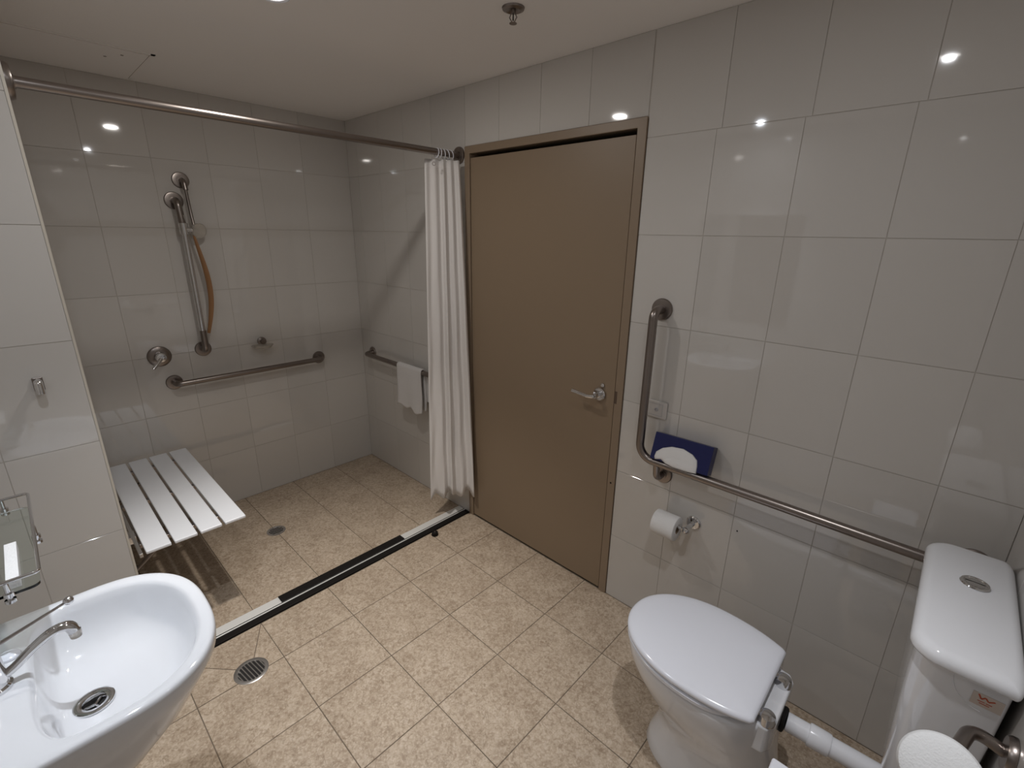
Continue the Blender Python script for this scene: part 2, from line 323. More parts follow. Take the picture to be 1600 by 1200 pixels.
# ------------------------------------------------------------------ drains
wd = thing('floor_waste', 'large round slotted steel floor waste on the floor near the basin', 'drain', (W0[0], W0[1], 0))
R_ = 0.062
mk('rim', lathem([(R_, 0.0), (R_, 0.002), (R_-0.003, 0.0035), (R_-0.013, 0.0035), (R_-0.015, 0.001)], (*W0, 0), n=48), M_STEEL2, wd, smooth=True)
mk('well', lathem([(0, 0.0012), (R_-0.013, 0.0012), (R_-0.013, 0.0004)], (*W0, 0), n=40), M_DARK, wd)
ri = R_-0.013
for k in range(8):
    off = -ri+ri*2*(k+0.5)/8
    hl = math.sqrt(max(ri*ri-off*off, 0))-0.001
    # bars run across the slots, all turned a little
    a = math.radians(8); ca, sa = math.cos(a), math.sin(a)
    bm = bmesh.new(); vs = box(bm, (-hl, off-0.0021, 0.0013), (hl, off+0.0021, 0.0034))
    for v in bm.verts: x, y = v.co.x, v.co.y; v.co.x = W0[0]+x*ca-y*sa; v.co.y = W0[1]+x*sa+y*ca
    mk('grate_bar', bm, M_STEEL2, wd, bevel=0.0008, seg=1)
sd = thing('shower_drain', 'small round chrome drain in the shower floor', 'drain', (0.508, -0.925, 0))
cd = (0.508, -0.925, 0)
mk('rim', lathem([(0.050, 0), (0.050, 0.002), (0.046, 0.0035), (0.038, 0.0035), (0.036, 0.0012)], cd, n=40), M_CHROME, sd, smooth=True)
mk('well', lathem([(0, 0.0012), (0.038, 0.0012), (0.038, 0.0003)], cd, n=32), M_DARK, sd)
for k in range(5):
    off = -0.03+0.015*k; hl = math.sqrt(0.037**2-off*off)
    mk('grate_bar', boxm((cd[0]+off-0.0028, cd[1]-hl, 0.0013), (cd[0]+off+0.0028, cd[1]+hl, 0.0034)), M_CHROME, sd, bevel=0.0008, seg=1)

# ------------------------------------------------------------------ door
dr = thing('door_1', 'plain taupe flush door in a darker taupe metal frame beside the shower', 'door', (1.66, 0, 0)); dr['kind'] = 'structure'
fx0, fx1, fz = 1.1645, 2.1595, 2.080; yf = -0.007
bm = bmesh.new()
prof = [(fx0, 0.0005), (fx0, fz), (fx1, fz), (fx1, 0.0005)]; inn = [(fx0+0.036, 0.0005), (fx0+0.036, 2.046), (fx1-0.038, 2.046), (fx1-0.038, 0.0005)]
loop = prof+inn[::-1]
v0 = [bm.verts.new((p[0], yf, p[1])) for p in loop]; v1 = [bm.verts.new((p[0], 0.10, p[1])) for p in loop]
bm.faces.new(v0); bm.faces.new(v1[::-1])
for k in range(8): bm.faces.new((v0[k], v0[(k+1) % 8], v1[(k+1) % 8], v1[k]))
mk('door_frame', bm, M_FRAME, dr, bevel=0.002)
mk('door_leaf', boxm((fx0+0.0395, -0.001, 0.010), (fx1-0.0425, 0.034, 2.026)), M_LEAF, dr, bevel=0.0012)
mk('door_light_block', boxm((fx0+0.02, 0.11, 0), (fx1-0.02, 0.13, 2.08)), M_DARK, dr)  # unseen near-black sheet added behind the leaf to stop light leaks
bm = bmesh.new(); box(bm, (fx1-0.0375, yf-0.0012, 0.980), (fx1-0.026, yf-0.0002, 1.035)); mk('strike_plate', bm, mat('dark_taupe', (0.10, 0.065, 0.045), 0.4), dr)
mk('frame_screw', lathem([(0, 0.0015), (0.004, 0.001), (0.0045, 0)], (fx1-0.020, yf, 0.60), (0, -1, 0), 12), M_RUB, dr)
# lever handle
HX, HZ = 2.045, 1.003
bm = lathem([(0, 0.0), (0.030, 0), (0.030, 0.006), (0.026, 0.011), (0.012, 0.012), (0.011, 0.045), (0, 0.045)], (HX, -0.004, HZ), (0, -1, 0), 32)
hd = mk('door_handle', bm, M_CHROME, dr, smooth=True)
bm = bmesh.new(); tube(bm, fillet([(HX, -0.04, HZ), (HX, -0.058, HZ), (HX-0.03, -0.060, HZ-0.003), (HX-0.112, -0.056, HZ+0.003)], 0.012), [0.010]*10+[0.009]*20 if False else 0.0088, 14); lv = mk('lever', bm, M_CHROME, dr, smooth=True); lv.parent = hd
lv.location = -hd.location+Vector((0, 0, 0)) if False else Vector((0, 0, 0))
bm = lathem([(0, 0), (0.009, 0), (0.009, 0.004), (0.006, 0.007), (0, 0.007)], (HX+0.012, -0.004, HZ+0.043), (0, -1, 0), 20); kh = mk('lock_snib', bm, M_CHROME, dr, smooth=True)

# ------------------------------------------------------------------ curtain rod, rings, curtain
rx, rz = 1.12, 2.045
rd = thing('curtain_rod', 'long dull steel shower curtain rod under the ceiling', 'curtain rod', (rx, -0.8, rz))
bm = bmesh.new(); tube(bm, [(rx, YN+0.004, rz), (rx, -0.8, rz-0.001), (rx, -0.004, rz)], 0.0152, 20); mk('rod', bm, M_STEEL, rd, smooth=True)
flange(rd, (rx, YN+0.0006, rz), (0, 1, 0), 0.047, 0.016); flange(rd, (rx, -0.0006, rz), (0, -1, 0), 0.040, 0.012)
rings_y = [-0.145, -0.125, -0.102, -0.08, -0.058]
for i, yy in enumerate(rings_y):
    bm = bmesh.new(); cpts = []
    for k in range(25):
        a = 2*math.pi*k/24; cpts.append((rx+0.0185*math.sin(a), yy+0.004*math.cos(a+i), rz-0.006+0.021*math.cos(a)))
    tube(bm, cpts, 0.0022, 8, caps=False); bmesh.ops.remove_doubles(bm, verts=bm.verts[:], dist=1e-5)
    lab = ['white curtain ring on the rod, farthest from the door wall', 'second white curtain ring counted from the open side of the rod', 'middle white ring of the five bunched on the rod', 'fourth white curtain ring counted from the open side of the rod', 'white curtain ring closest to the rod end at the door frame'][i]
    tag(mk('curtain_ring', bm, M_PLAS, smooth=True, loc=(0, 0, 0)), lab, 'curtain ring', 'white curtain rings bunched at the end of the rod')
ct = thing('shower_curtain', 'white shower curtain gathered in narrow folds at the end of the rod', 'curtain', (1.12, -0.11, 2.0))
NS, NZ = 150, 44
bm = bmesh.new(); grid = []
for j in range(NZ+1):
    v = j/NZ; row = []
    for i in range(NS+1):
        s = i/NS
        zb = 0.150+0.018*math.sin(s*17)+0.03*(s > 0.02)*s - 0.03*max(0, 1-s*9)
        z = 2.012+(zb-2.012)*v
        amp = (0.009+0.012*v**0.7)*(0.30+0.75*min(1, s*2.2))*(0.8+0.3*math.sin(s*13+2))
        ph = s*math.pi*2*4.4+0.5*math.sin(v*3.0)+0.5*math.sin(s*9+v*2)
        q = amp*math.sin(ph)+0.003*math.sin(v*23+s*31)*v
        xa, ya = 1.088-0.050*v, -0.195-0.010*v; xb, yb_ = 1.165+0.072*v**0.8, -0.040+0.012*v
        x = xa+(xb-xa)*s+q*0.78; y = ya+(yb_-ya)*s-q*0.62
        row.append(bm.verts.new((x, y, z)))
    grid.append(row)
for j in range(NZ):
    for i in range(NS): bm.faces.new((grid[j][i], grid[j][i+1], grid[j+1][i+1], grid[j+1][i]))
cur = mk('fabric', bm, M_CLOTH, ct, smooth=True, angle=180)
so = cur.modifiers.new('solid', 'SOLIDIFY'); so.thickness = 0.0012
mk('grommet', lathem([(0.006, 0), (0.0095, 0), (0.0095, 0.002), (0.006, 0.002), (0.006, 0)], (1.150, -0.186, 1.985), (1, -0.6, 0), 20), M_STEEL, ct, smooth=True)

# ------------------------------------------------------------------ grab rails
def rail(name, label, pts, flanges, r=0.0155, rad=0.04):
    t = thing(name, label, 'grab rail', flanges[0][0])
    bm = bmesh.new(); tube(bm, fillet(pts, rad, 10), r, 20); mk('bar', bm, M_STEEL, t, smooth=True, angle=60)
    for c, ax in flanges: flange(t, c, ax)
    return t
off = 0.062
rail('grab_rail', 'straight horizontal steel grab rail on the shower wall beneath the soap dish',
     [(0.004, -1.172, 0.848), (off, -1.172, 0.848), (off, -0.338, 0.848), (0.004, -0.338, 0.848)], [((0.0004, -1.172, 0.848), (1, 0, 0)), ((0.0004, -0.338, 0.848), (1, 0, 0))])
rail('grab_rail', 'short steel grab rail in the shower with a towel over it, half behind the curtain',
     [(0.140, -0.004, 0.850), (0.140, -off, 0.850), (0.98, -off, 0.850), (0.98, -0.004, 0.850)], [((0.140, -0.0004, 0.850), (0, -1, 0)), ((0.98, -0.0004, 0.850), (0, -1, 0))])
lr = thing('grab_rail', 'long steel L-shaped grab rail beside the toilet', 'grab rail', (2.34, 0, 0.8))
bm = bmesh.new(); tube(bm, fillet([(2.292, -0.004, 1.405), (2.292, -0.066, 1.405), (2.292, -0.066, 0.808), (3.30, -0.066, 0.808), (3.30, -0.004, 0.808)], 0.062, 12), 0.0165, 22); mk('bar', bm, M_STEEL, lr, smooth=True, angle=60)
flange(lr, (2.292, -0.0004, 1.405), (0, -1, 0), 0.042); flange(lr, (3.30, -0.0004, 0.808), (0, -1, 0), 0.042)
bm = bmesh.new(); tube(bm, fillet([(2.375, -0.004, 0.735), (2.375, -0.060, 0.735), (2.372, -0.066, 0.806)], 0.028, 8), 0.0135, 16); mk('bracket', bm, M_STEEL, lr, smooth=True)
flange(lr, (2.375, -0.0004, 0.735), (0, -1, 0), 0.040)

# ------------------------------------------------------------------ shower rail
sr = thing('shower_rail', 'vertical steel and chrome hand-shower rail on the shower wall', 'shower rail', (0, -1.0, 1.4))
yb = -1.004
bm = bmesh.new(); tube(bm, fillet([(0.004, yb-0.008, 1.812), (0.066, yb-0.008, 1.812), (0.066, yb, 1.66)], 0.035, 8), 0.0165, 18); mk('upper_end', bm, M_STEEL, sr, smooth=True)
bm = bmesh.new(); tube(bm, fillet([(0.066, yb, 1.13), (0.066, yb, 1.015), (0.004, yb, 1.015)], 0.035, 8), 0.0165, 18); mk('lower_end', bm, M_STEEL, sr, smooth=True)
bm = bmesh.new(); tube(bm, [(0.066, yb, 1.12), (0.066, yb, 1.74)], 0.0145, 20); mk('slide_bar', bm, M_CHROME, sr, smooth=True)
flange(sr, (0.0004, yb-0.008, 1.812), (1, 0, 0), 0.044); flange(sr, (0.0004, yb, 1.015), (1, 0, 0), 0.042)
bm = bmesh.new(); tube(bm, [(0.066, yb, 1.645), (0.066, yb, 1.70)], 0.022, 18); tube(bm, [(0.066, yb, 1.672), (0.085, yb+0.04, 1.665)], 0.014, 14); mk('slider', bm, M_CHROME, sr, smooth=True)
hsw = thing('hand_shower', 'hand shower with pale round head and tan hose bowed beside its rail', 'hand shower', (0.08, -0.95, 1.65))
bm = lathem([(0, 0), (0.022, 0.002), (0.037, 0.010), (0.040, 0.020), (0.037, 0.026), (0, 0.028)], (0.062, -0.945, 1.668), (0.9, 0.25, -0.25), 32); mk('head', bm, M_CLEAR, hsw, smooth=True)
bm = bmesh.new(); tube(bm, [(0.085, yb+0.036, 1.668), (0.075, -0.957, 1.672), (0.068, -0.95, 1.67)], 0.009, 12); mk('neck', bm, M_CHROME, hsw, smooth=True)
bm = bmesh.new(); hp = []; hr = []
for k in range(31):
    t = k/30; z = 1.645-t*0.53; bulge = math.sin(math.pi*t**1.15)
    hp.append((0.080+0.008*bulge, -0.968-0.012*t+0.036*bulge, z)); hr.append(0.004+0.0115*math.sin(math.pi*min(1, t*0.78+0.08)))
tube(bm, hp, hr, 12, flat=0.45); mk('hose', bm, M_AMBER, hsw, smooth=True)
so_ = thing('shower_outlet', 'round steel water outlet with grey hose above the hand-shower rail', 'water outlet', (0, -0.965, 1.915))
flange(so_, (0.0004, -0.965, 1.915), (1, 0, 0), 0.040)
bm = bmesh.new(); tube(bm, fillet([(0.006, -0.965, 1.915), (0.045, -0.962, 1.912), (0.050, -0.960, 1.865)], 0.02, 6), 0.0125, 14); mk('elbow', bm, M_STEEL, so_, smooth=True)
bm = bmesh.new(); tube(bm, [(0.050, -0.960, 1.866), (0.050, -0.958, 1.80), (0.052, -0.956, 1.74), (0.062, -0.955, 1.69)], 0.0075, 12); mk('hose', bm, M_STEEL, so_, smooth=True)
mx = thing('shower_mixer', 'round chrome shower mixer with a short lever on the shower wall', 'shower mixer', (0, -1.215, 1.005))
mk('plate', lathem([(0, 0), (0.056, 0), (0.056, 0.004), (0.050, 0.009), (0.030, 0.012), (0, 0.012)], (0.0004, -1.215, 1.005), (1, 0, 0), 40), M_STEEL, mx, smooth=True)
mk('knob', lathem([(0.027, 0.010), (0.026, 0.045), (0.022, 0.053), (0, 0.056)], (0.0, -1.215, 1.005), (1, 0, 0), 28), M_CHROME, mx, smooth=True)
bm = bmesh.new(); tube(bm, [(0.050, -1.218, 1.0), (0.062, -1.235, 0.982), (0.068, -1.262, 0.955)], [0.010, 0.008, 0.009], 12); mk('lever', bm, M_CHROME, mx, smooth=True)
sp = thing('soap_dish', 'small wall soap dish with chrome mount and clear tray', 'soap dish', (0, -0.69, 1.0))
mk('mount', lathem([(0, 0), (0.026, 0), (0.026, 0.008), (0.014, 0.012), (0.014, 0.035), (0, 0.035)], (0.0004, -0.685, 1.012), (1, 0, 0), 24), M_STEEL, sp, smooth=True)
bm = bmesh.new()
for s in (1.0,):
    rings = []
    for sx, z in ((0.78, 0.980), (1.0, 0.996), (1.0, 0.998), (0.93, 0.998), (0.74, 0.984)):
        rings.append([(0.052+0.042*sx*math.cos(2*math.pi*k/28), -0.70+0.064*sx*math.sin(2*math.pi*k/28), z) for k in range(28)])
    ring_loft(bm, rings)
mk('tray', bm, M_CLEAR, sp, smooth=True)

# ------------------------------------------------------------------ folding seat
st = thing('folding_bench', 'white slatted folding shower bench fixed to the shower side wall', 'bench', (0.53, YN, 0.45))
zt = 0.462
for k, (a, b) in enumerate(((-1.552, -1.468), (-1.457, -1.376), (-1.365, -1.284), (-1.273, -1.190))):
    mk('slat', boxm((0.035, a, zt-0.014), (1.012, b, zt)), M_SLAT, st, bevel=0.004, seg=3)
for xx in (0.14, 0.52, 0.90):
    mk('crossbar', boxm((xx-0.015, -1.56, zt-0.034), (xx+0.015, -1.20, zt-0.0145)), M_STEEL, st, bevel=0.003)
for xx in (0.17, 0.80):
    bm = bmesh.new(); tube(bm, [(xx, -1.595, zt-0.20), (xx, -1.40, zt-0.045)], 0.009, 12); tube(bm, [(xx, -1.40, zt-0.045), (xx, -1.40, zt-0.03)], 0.009, 12)
    mk('strut', bm, M_STEEL, st, smooth=True)
    mk('wall_bracket', boxm((xx-0.025, -1.5985, zt-0.24), (xx+0.025, -1.590, zt-0.16)), M_STEEL, st, bevel=0.002)
    mk('hinge', boxm((xx-0.03, -1.5985, zt-0.05), (xx+0.03, -1.556, zt-0.016)), M_CHROME, st, bevel=0.003)
mk('side_rail', boxm((0.06, -1.572, zt-0.032), (0.99, -1.560, zt-0.0145)), M_STEEL2, st, bevel=0.002)

# ------------------------------------------------------------------ towel over the short rail
tw = thing('towel', 'small white towel folded over the short grab rail in the shower', 'towel', (0.69, -off, 0.87))
def drape(x0, x1, zf, zb, yr=0.020, thick=0.006):
    bm = bmesh.new(); path = []
    N = 26
    for k in range(N): path.append((-off-yr-0.006*(1-k/N)*0.5, zf+(0.855-zf)*k/N, k/N))
    for k in range(11): a = math.pi*k/10; path.append((-off-yr*math.cos(a), 0.855+yr*math.sin(a), 1))
    for k in range(N): path.append((-off+yr, 0.855-(0.855-zb)*(k+1)/N, 1-(k+1)/N))
    g = []
    for (y, z, t) in path:
        row = []
        for i in range(25):
            s = i/24; wv = (1-t)*0.006*math.sin(s*9+1.0)
            dz = (1-t)*(-0.030*max(0, s-0.45)+0.010*math.sin(s*14))
            xx = x0+(x1-x0)*s+(1-t)*0.006*math.sin(z*20)
            row.append(bm.verts.new((xx, y-wv if y < -off else y+wv*0.3, z+dz)))
        g.append(row)
    for a, b in zip(g, g[1:]):
        for i in range(24): bm.faces.new((a[i], a[i+1], b[i+1], b[i]))
    return bm
o = mk('front_fold', drape(0.560, 0.815, 0.590, 0.60), M_TOWEL, tw, smooth=True, angle=180); s_ = o.modifiers.new('s', 'SOLIDIFY'); s_.thickness = 0.007
o = mk('back_fold', drape(0.80, 0.93, 0.72, 0.655, 0.0175) if False else boxm((0.80, -0.040, 0.655), (0.915, -0.030, 0.835)), M_TOWEL, tw, bevel=0.004)

# ------------------------------------------------------------------ hook on nib wall
hk = thing('robe_hook', 'small chrome robe hook on the tiled nib wall above the basin', 'hook', (XN, -1.705, 1.22))
mk('plate', boxm((XN+0.0003, -1.718, 1.202), (XN+0.006, -1.694, 1.243)), M_STEEL, hk, bevel=0.005, seg=3)
bm = bmesh.new(); tube(bm, fillet([(XN+0.005, -1.706, 1.230), (XN+0.024, -1.706, 1.230), (XN+0.026, -1.706, 1.197)], 0.012, 6), [0.010]*2+[0.011]*7 if False else 0.0105, 14); mk('peg', bm, M_CHROME, hk, smooth=True)

# ------------------------------------------------------------------ basin
BX, BZ = 1.944, 0.82
def outer_r(th):
    ct_, st_ = math.cos(th), math.sin(th); lo, hi = 0, 0.5
    for _ in range(40):
        m_ = (lo+hi)/2; x, y = m_*ct_, m_*st_
        if y >= 0: ins = (abs(x)/0.236)**2.5+(y/0.206)**2.5 < 1
        else: ins = abs(x) < 0.236 and y > (YE+0.0006+1.740)
        if ins: lo = m_
        else: hi = m_
    return lo
def bowl_r(th):
    ct_, st_ = math.cos(th), math.sin(th); lo, hi = 0, 0.5
    for _ in range(40):
        m_ = (lo+hi)/2; x, y = m_*ct_, m_*st_
        e = 2.4 if y >= 0 else 4.2
        bb = 0.177 if y >= 0 else 0.102
        wv = 0.206 if y >= 0 else 0.206
        if (abs(x)/wv)**e+(abs(y)/bb)**e < 1: lo = m_
        else: hi = m_
    return lo
NB = 120
bs = thing('wash_basin', 'white oval wall-hung wash basin', 'basin', (BX, -1.74, BZ))
ths = [2*math.pi*k/NB for k in range(NB)]
OR = [outer_r(t) for t in ths]; BR = [bowl_r(t) for t in ths]
cx, cy = BX, -1.740
def rg(rr, z, cx=cx, cy=cy): return [(cx+r*math.cos(t), cy+r*math.sin(t), z) for r, t in zip(rr, ths)]
def mix(a, b, f): return tuple(a[i]*(1-f)+b[i]*f for i in range(3))
rings = []
def under(s, z, yc=-1.86):
    out = []
    for x, y, _ in rg(OR, 0):
        y2 = YE+0.0006+(y-(YE+0.0006))*s; x2 = BX+(x-BX)*(0.18+0.82*s) if s < 1 else x
        out.append((x2, y2, z))
    return out
rings.append(under(0.30, 0.50)); rings.append(under(0.37, 0.515)); rings.append(under(0.53, 0.565)); rings.append(under(0.71, 0.63)); rings.append(under(0.86, 0.70)); rings.append(under(0.955, 0.762)); rings.append(under(0.995, 0.79))
rings.append(rg([r-0.001 for r in OR], 0.800)); rings.append(rg(OR, 0.809)); rings.append(rg([r-0.0015 for r in OR], 0.8165)); rings.append(rg([r-0.006 for r in OR], 0.8205))
rings.append(rg([b+(o-b)*0.5 for o, b in zip(OR, BR)], 0.8195)); rings.append(rg([b+0.006 for b in BR], 0.8185)); rings.append(rg([b+0.001 for b in BR], 0.8165)); rings.append(rg([b-0.004 for b in BR], 0.811))
DRN = (1.943, -1.768); rdn = 0.026
edge = rg([b-0.004 for b in BR], 0.811); core = [(DRN[0]+rdn*math.cos(t), DRN[1]+rdn*math.sin(t), 0.688) for t in ths]
for f, z in ((0.035, 0.794), (0.08, 0.770), (0.14, 0.748), (0.22, 0.729), (0.34, 0.713), (0.50, 0.702), (0.75, 0.693), (1.0, 0.688)):
    rings.append([(*mix(a, b, f)[:2], z) for a, b in zip(edge, core)])
rings.append([(p[0], p[1], 0.672) for p in core])
bm = bmesh.new(); ring_loft(bm, rings); mk('bowl', bm, M_PORC, bs, smooth=True, angle=70)
# maker mark: tiny grey printed strokes on the front of the bowl
bm = bmesh.new()
for k in range(6):
    y = -1.742+k*0.0032
    box(bm, (2.098, y, 0.7795+0.0), (2.104, y+0.0018, 0.7800))
bm.free()
dn = thing('basin_waste', 'round steel plug hole ring in the bottom of the basin', 'drain', (*DRN, 0.69))
mk('ring', lathem([(0.018, -0.012), (0.0185, -0.004), (0.021, 0.0015), (0.030, 0.004), (0.0355, 0.003), (0.0365, 0.0)], (*DRN, 0.6905), n=40), M_CHROME, dn, smooth=True)
mk('hole', lathem([(0, -0.0125), (0.0185, -0.0125), (0.0185, -0.010)], (*DRN, 0.6905), n=24), M_DARK, dn)
for a in (0.4, 0.4+math.pi*2/3, 0.4+math.pi*4/3):
    bm = bmesh.new(); tube(bm, [(DRN[0], DRN[1], 0.682), (DRN[0]+0.018*math.cos(a), DRN[1]+0.018*math.sin(a), 0.682)], 0.0028, 8); mk('strainer_bar', bm, M_CHROME, dn, smooth=True)
# tap
TX, TY = 1.930, -1.890
tp = thing('basin_tap', 'chrome basin tap with a long thin ball-ended lever', 'tap', (TX, TY, BZ))
mk('body', lathem([(0, 0), (0.028, 0), (0.028, 0.006), (0.024, 0.010), (0.023, 0.070), (0.021, 0.082), (0.014, 0.090), (0, 0.092)], (TX, TY, 0.8195), n=36), M_CHROME, tp, smooth=True)
bm = bmesh.new(); spts = [(TX, TY+0.010, 0.838), (TX, TY+0.035, 0.850), (TX, TY+0.065, 0.873), (TX, TY+0.092, 0.889), (TX, TY+0.110, 0.892), (TX, TY+0.122, 0.887), (TX, TY+0.127, 0.874)]
def smoothp(p, n=5):
    p = [Vector(q) for q in p]; out = []
    for i in range(len(p)-1):
        p0, p1, p2, p3 = p[max(i-1, 0)], p[i], p[i+1], p[min(i+2, len(p)-1)]
        for k in range(n):
            t = k/n; out.append(0.5*((2*p1)+(p2-p0)*t+(2*p0-5*p1+4*p2-p3)*t*t+(3*p1-p0-3*p2+p3)*t**3))
    out.append(p[-1]); return out
sp_ = smoothp(spts); tube(bm, sp_, [0.0070+0.0030*k/len(sp_) for k in range(len(sp_))], 16, flat=1.15); mk('spout', bm, M_CHROME, tp, smooth=True)
mk('aerator', lathem([(0.0, -0.010), (0.0095, -0.010), (0.0105, 0.0), (0.0105, 0.006)], (TX, TY+0.127, 0.868), n=20), M_CLEAR, tp, smooth=True)
bm = bmesh.new(); tube(bm, [(TX, TY+0.004, 0.905), (TX, TY+0.128, 0.944)], [0.0038, 0.0024], 10); mk('lever', bm, M_STEEL, tp, smooth=True)
bm = bmesh.new(); sph(bm, (TX, TY+0.132, 0.9455), 0.0088); mk('lever_ball', bm, M_CHROME, tp, smooth=True)
pg = mk('tap_hole_cover', lathem([(0, 0.009), (0.012, 0.008), (0.017, 0.004), (0.018, 0)], (1.845, -1.868, 0.8197), n=28), M_PLAS, smooth=True)
tag(pg, 'white round tap hole cover on the basin deck', 'tap hole cover')

# ------------------------------------------------------------------ glass shelf and mirror
sh = thing('glass_shelf', 'glass shelf with chrome guard rail on the wall over the basin', 'shelf', (1.64, YE, 0.98))
SX0, SX1, SY, SZ = 1.425, 1.858, -1.787, 0.958
bm = bmesh.new()
def rrect(x0, x1, y0, y1, r, z, n=6, back=True):
    pts = []
    for (cx_, cy_, a0) in ((x1-r, y1-r, 0), (x0+r, y1-r, 90)):
        for k in range(n+1):
            a = math.radians(a0+90*k/n); pts.append((cx_+r*math.cos(a), cy_+r*math.sin(a), z))
    pts += [(x0, y0, z), (x1, y0, z)]
    return pts
ring_loft(bm, [rrect(SX0+0.008, SX1-0.01, YE+0.01, SY-0.004, 0.015, SZ-0.003), rrect(SX0+0.008, SX1-0.01, YE+0.01, SY-0.004, 0.015, SZ+0.003)])
mk('glass_panel', bm, M_GLASS, sh)
zr = SZ+0.036
bm = bmesh.new(); tube(bm, fillet([(SX0, YE+0.002, zr), (SX0, SY, zr), (SX1, SY, zr), (SX1, YE+0.002, zr)], 0.010, 6), 0.0036, 12); mk('guard_rail', bm, M_CHROME, sh, smooth=True)
for (px_, py_) in ((1.635, SY), (SX1, SY-0.050), (SX0, SY-0.050)):
    bm = bmesh.new(); tube(bm, [(px_, py_, zr-0.002), (px_, py_, SZ-0.012)], 0.0045, 12); lathe(bm, [(0, -0.006), (0.009, -0.006), (0.009, 0), (0, 0)], (px_, py_, SZ-0.004), n=16); lathe(bm, [(0.0, 0), (0.0085, 0), (0.0085, 0.008), (0, 0.008)], (px_, py_, SZ+0.0032), n=16)
    mk('clamp', bm, M_CHROME, sh, smooth=True)
tag(mk('guest_card', boxm((1.735, -1.925, SZ+0.0035), (1.80, -1.815, SZ+0.0048)) if False else boxm((1.665, -1.838, SZ+0.0035), (1.835, -1.818, SZ+0.0250)), M_PAPER, bevel=0.001), 'slim white packet standing on the glass shelf', 'packet')
tb = mk('tumbler', lathem([(0, 0.0), (0.030, 0.0), (0.034, 0.004), (0.036, 0.045), (0.033, 0.045), (0.031, 0.008), (0, 0.008)], (1.735, -1.885, SZ+0.0035), n=32), M_TUMB, smooth=True)
tag(tb, 'dark plum tumbler on the glass shelf', 'tumbler')
mi = thing('wall_mirror', 'large frameless mirror on the wall over the basin', 'mirror', (1.92, YE, 1.45))
mk('glass', boxm((1.58, YE+0.0008, 1.08), (2.26, YE+0.006, 1.82)), M_MIRROR, mi, bevel=0.001)
for px_ in (1.70, 2.14):
    mk('clip', boxm((px_-0.012, YE+0.0005, 1.068), (px_+0.012, YE+0.010, 1.086)), M_CHROME, mi, bevel=0.002)

# ------------------------------------------------------------------ toilet
yc = -0.452
to = thing('toilet', 'white toilet pan with closed lid', 'toilet', (2.80, yc, 0))
def egg(x_front, x_back, hw, wpos, n=72, yc_=yc, ef=2.15, eb=2.6, z=0.0, flatback=None, shift=0.0):
    """egg outline: widest at wpos, pointed towards the front (low x)"""
    out = []
    for k in range(n):
        t = 2*math.pi*k/n; c, s = math.cos(t), math.sin(t)
        e = ef if c < 0 else eb; L = (wpos-x_front) if c < 0 else (x_back-wpos)
        x = wpos+L*math.copysign(abs(c)**(2/e), c); y = yc_+hw*math.copysign(abs(s)**(2/e), s)
        if flatback is not None and x > flatback: x = flatback
        out.append((x, y, z))
    return out
# pan body rings from the floor to the rim
P_ = [  # z, front, back, hw, wpos, exp
    (0.000, 2.640, 3.060, 0.119, 2.84), (0.012, 2.636, 3.066, 0.122, 2.84), (0.05, 2.645, 3.060, 0.116, 2.84), (0.12, 2.665, 3.040, 0.107, 2.85), (0.18, 2.664, 3.02, 0.110, 2.84),
    (0.235, 2.632, 3.01, 0.130, 2.83), (0.285, 2.592, 3.005, 0.151, 2.81), (0.335, 2.560, 3.000, 0.168, 2.80), (0.375, 2.544, 3.0, 0.177, 2.79), (0.405, 2.538, 3.0, 0.180, 2.79), (0.420, 2.538, 3.0, 0.179, 2.79), (0.4245, 2.543, 2.995, 0.173, 2.79)]
bm = bmesh.new(); ring_loft(bm, [egg(f, b, hw, wp, z=z) for z, f, b, hw, wp in P_]); mk('pan', bm, M_PORC, to, smooth=True, angle=60)
# deck at the back of the pan carrying the hinges and inlet
bm = bmesh.new(); ring_loft(bm, [[(x, yc+y, z) for x, y in ((2.88, -0.13), (2.99, -0.115), (3.004, -0.09), (3.004, 0.09), (2.99, 0.115), (2.88, 0.13))] for z in (0.335, 0.345, 0.418, 0.426)]); mk('hinge_deck', bm, M_PORC, to, bevel=0.006, seg=3)
# seat ring (thin rim visible under the lid) and lid
bm = bmesh.new(); ring_loft(bm, [egg(f, 2.953, hw, 2.785, z=z, flatback=2.945) for z, f, hw in ((0.426, 2.540, 0.178), (0.428, 2.532, 0.1855), (0.439, 2.531, 0.1865), (0.442, 2.537, 0.181))]); mk('seat', bm, M_PLAS, to, smooth=True)
bm = bmesh.new(); LR = []
base_ = egg(2.528, 3.073, 0.1885, 2.775, z=0, ef=2.1, eb=2.2, flatback=2.963)
for z, f in ((0.4485, 0.965), (0.451, 0.99), (0.457, 1.0), (0.463, 0.996), (0.4675, 0.975), (0.4705, 0.935), (0.4735, 0.84), (0.476, 0.68), (0.4775, 0.48), (0.4785, 0.25), (0.479, 0.04)):
    LR.append([(2.755+(x-2.755)*f, yc+(y-yc)*f, z) for x, y, _ in base_])
ring_loft(bm, LR); mk('lid', bm, M_PLAS, to, smooth=True, angle=75)
for yy in (yc+0.062, yc-0.092):
    bm = bmesh.new(); lathe(bm, [(0, 0), (0.022, 0), (0.023, 0.013), (0.020, 0.024), (0.009, 0.029), (0, 0.030)], (2.981, yy, 0.426), n=28); tube(bm, [(2.981, yy, 0.440), (2.952, yy, 0.445)], 0.011, 14)
    mk('hinge', bm, M_CHROME, to, smooth=True)
bm = bmesh.new(); tube(bm, [(2.955, yc-0.13, 0.447), (2.955, yc+0.11, 0.447)], 0.0065, 12); mk('hinge_pin', bm, M_CHROME, to, smooth=True)
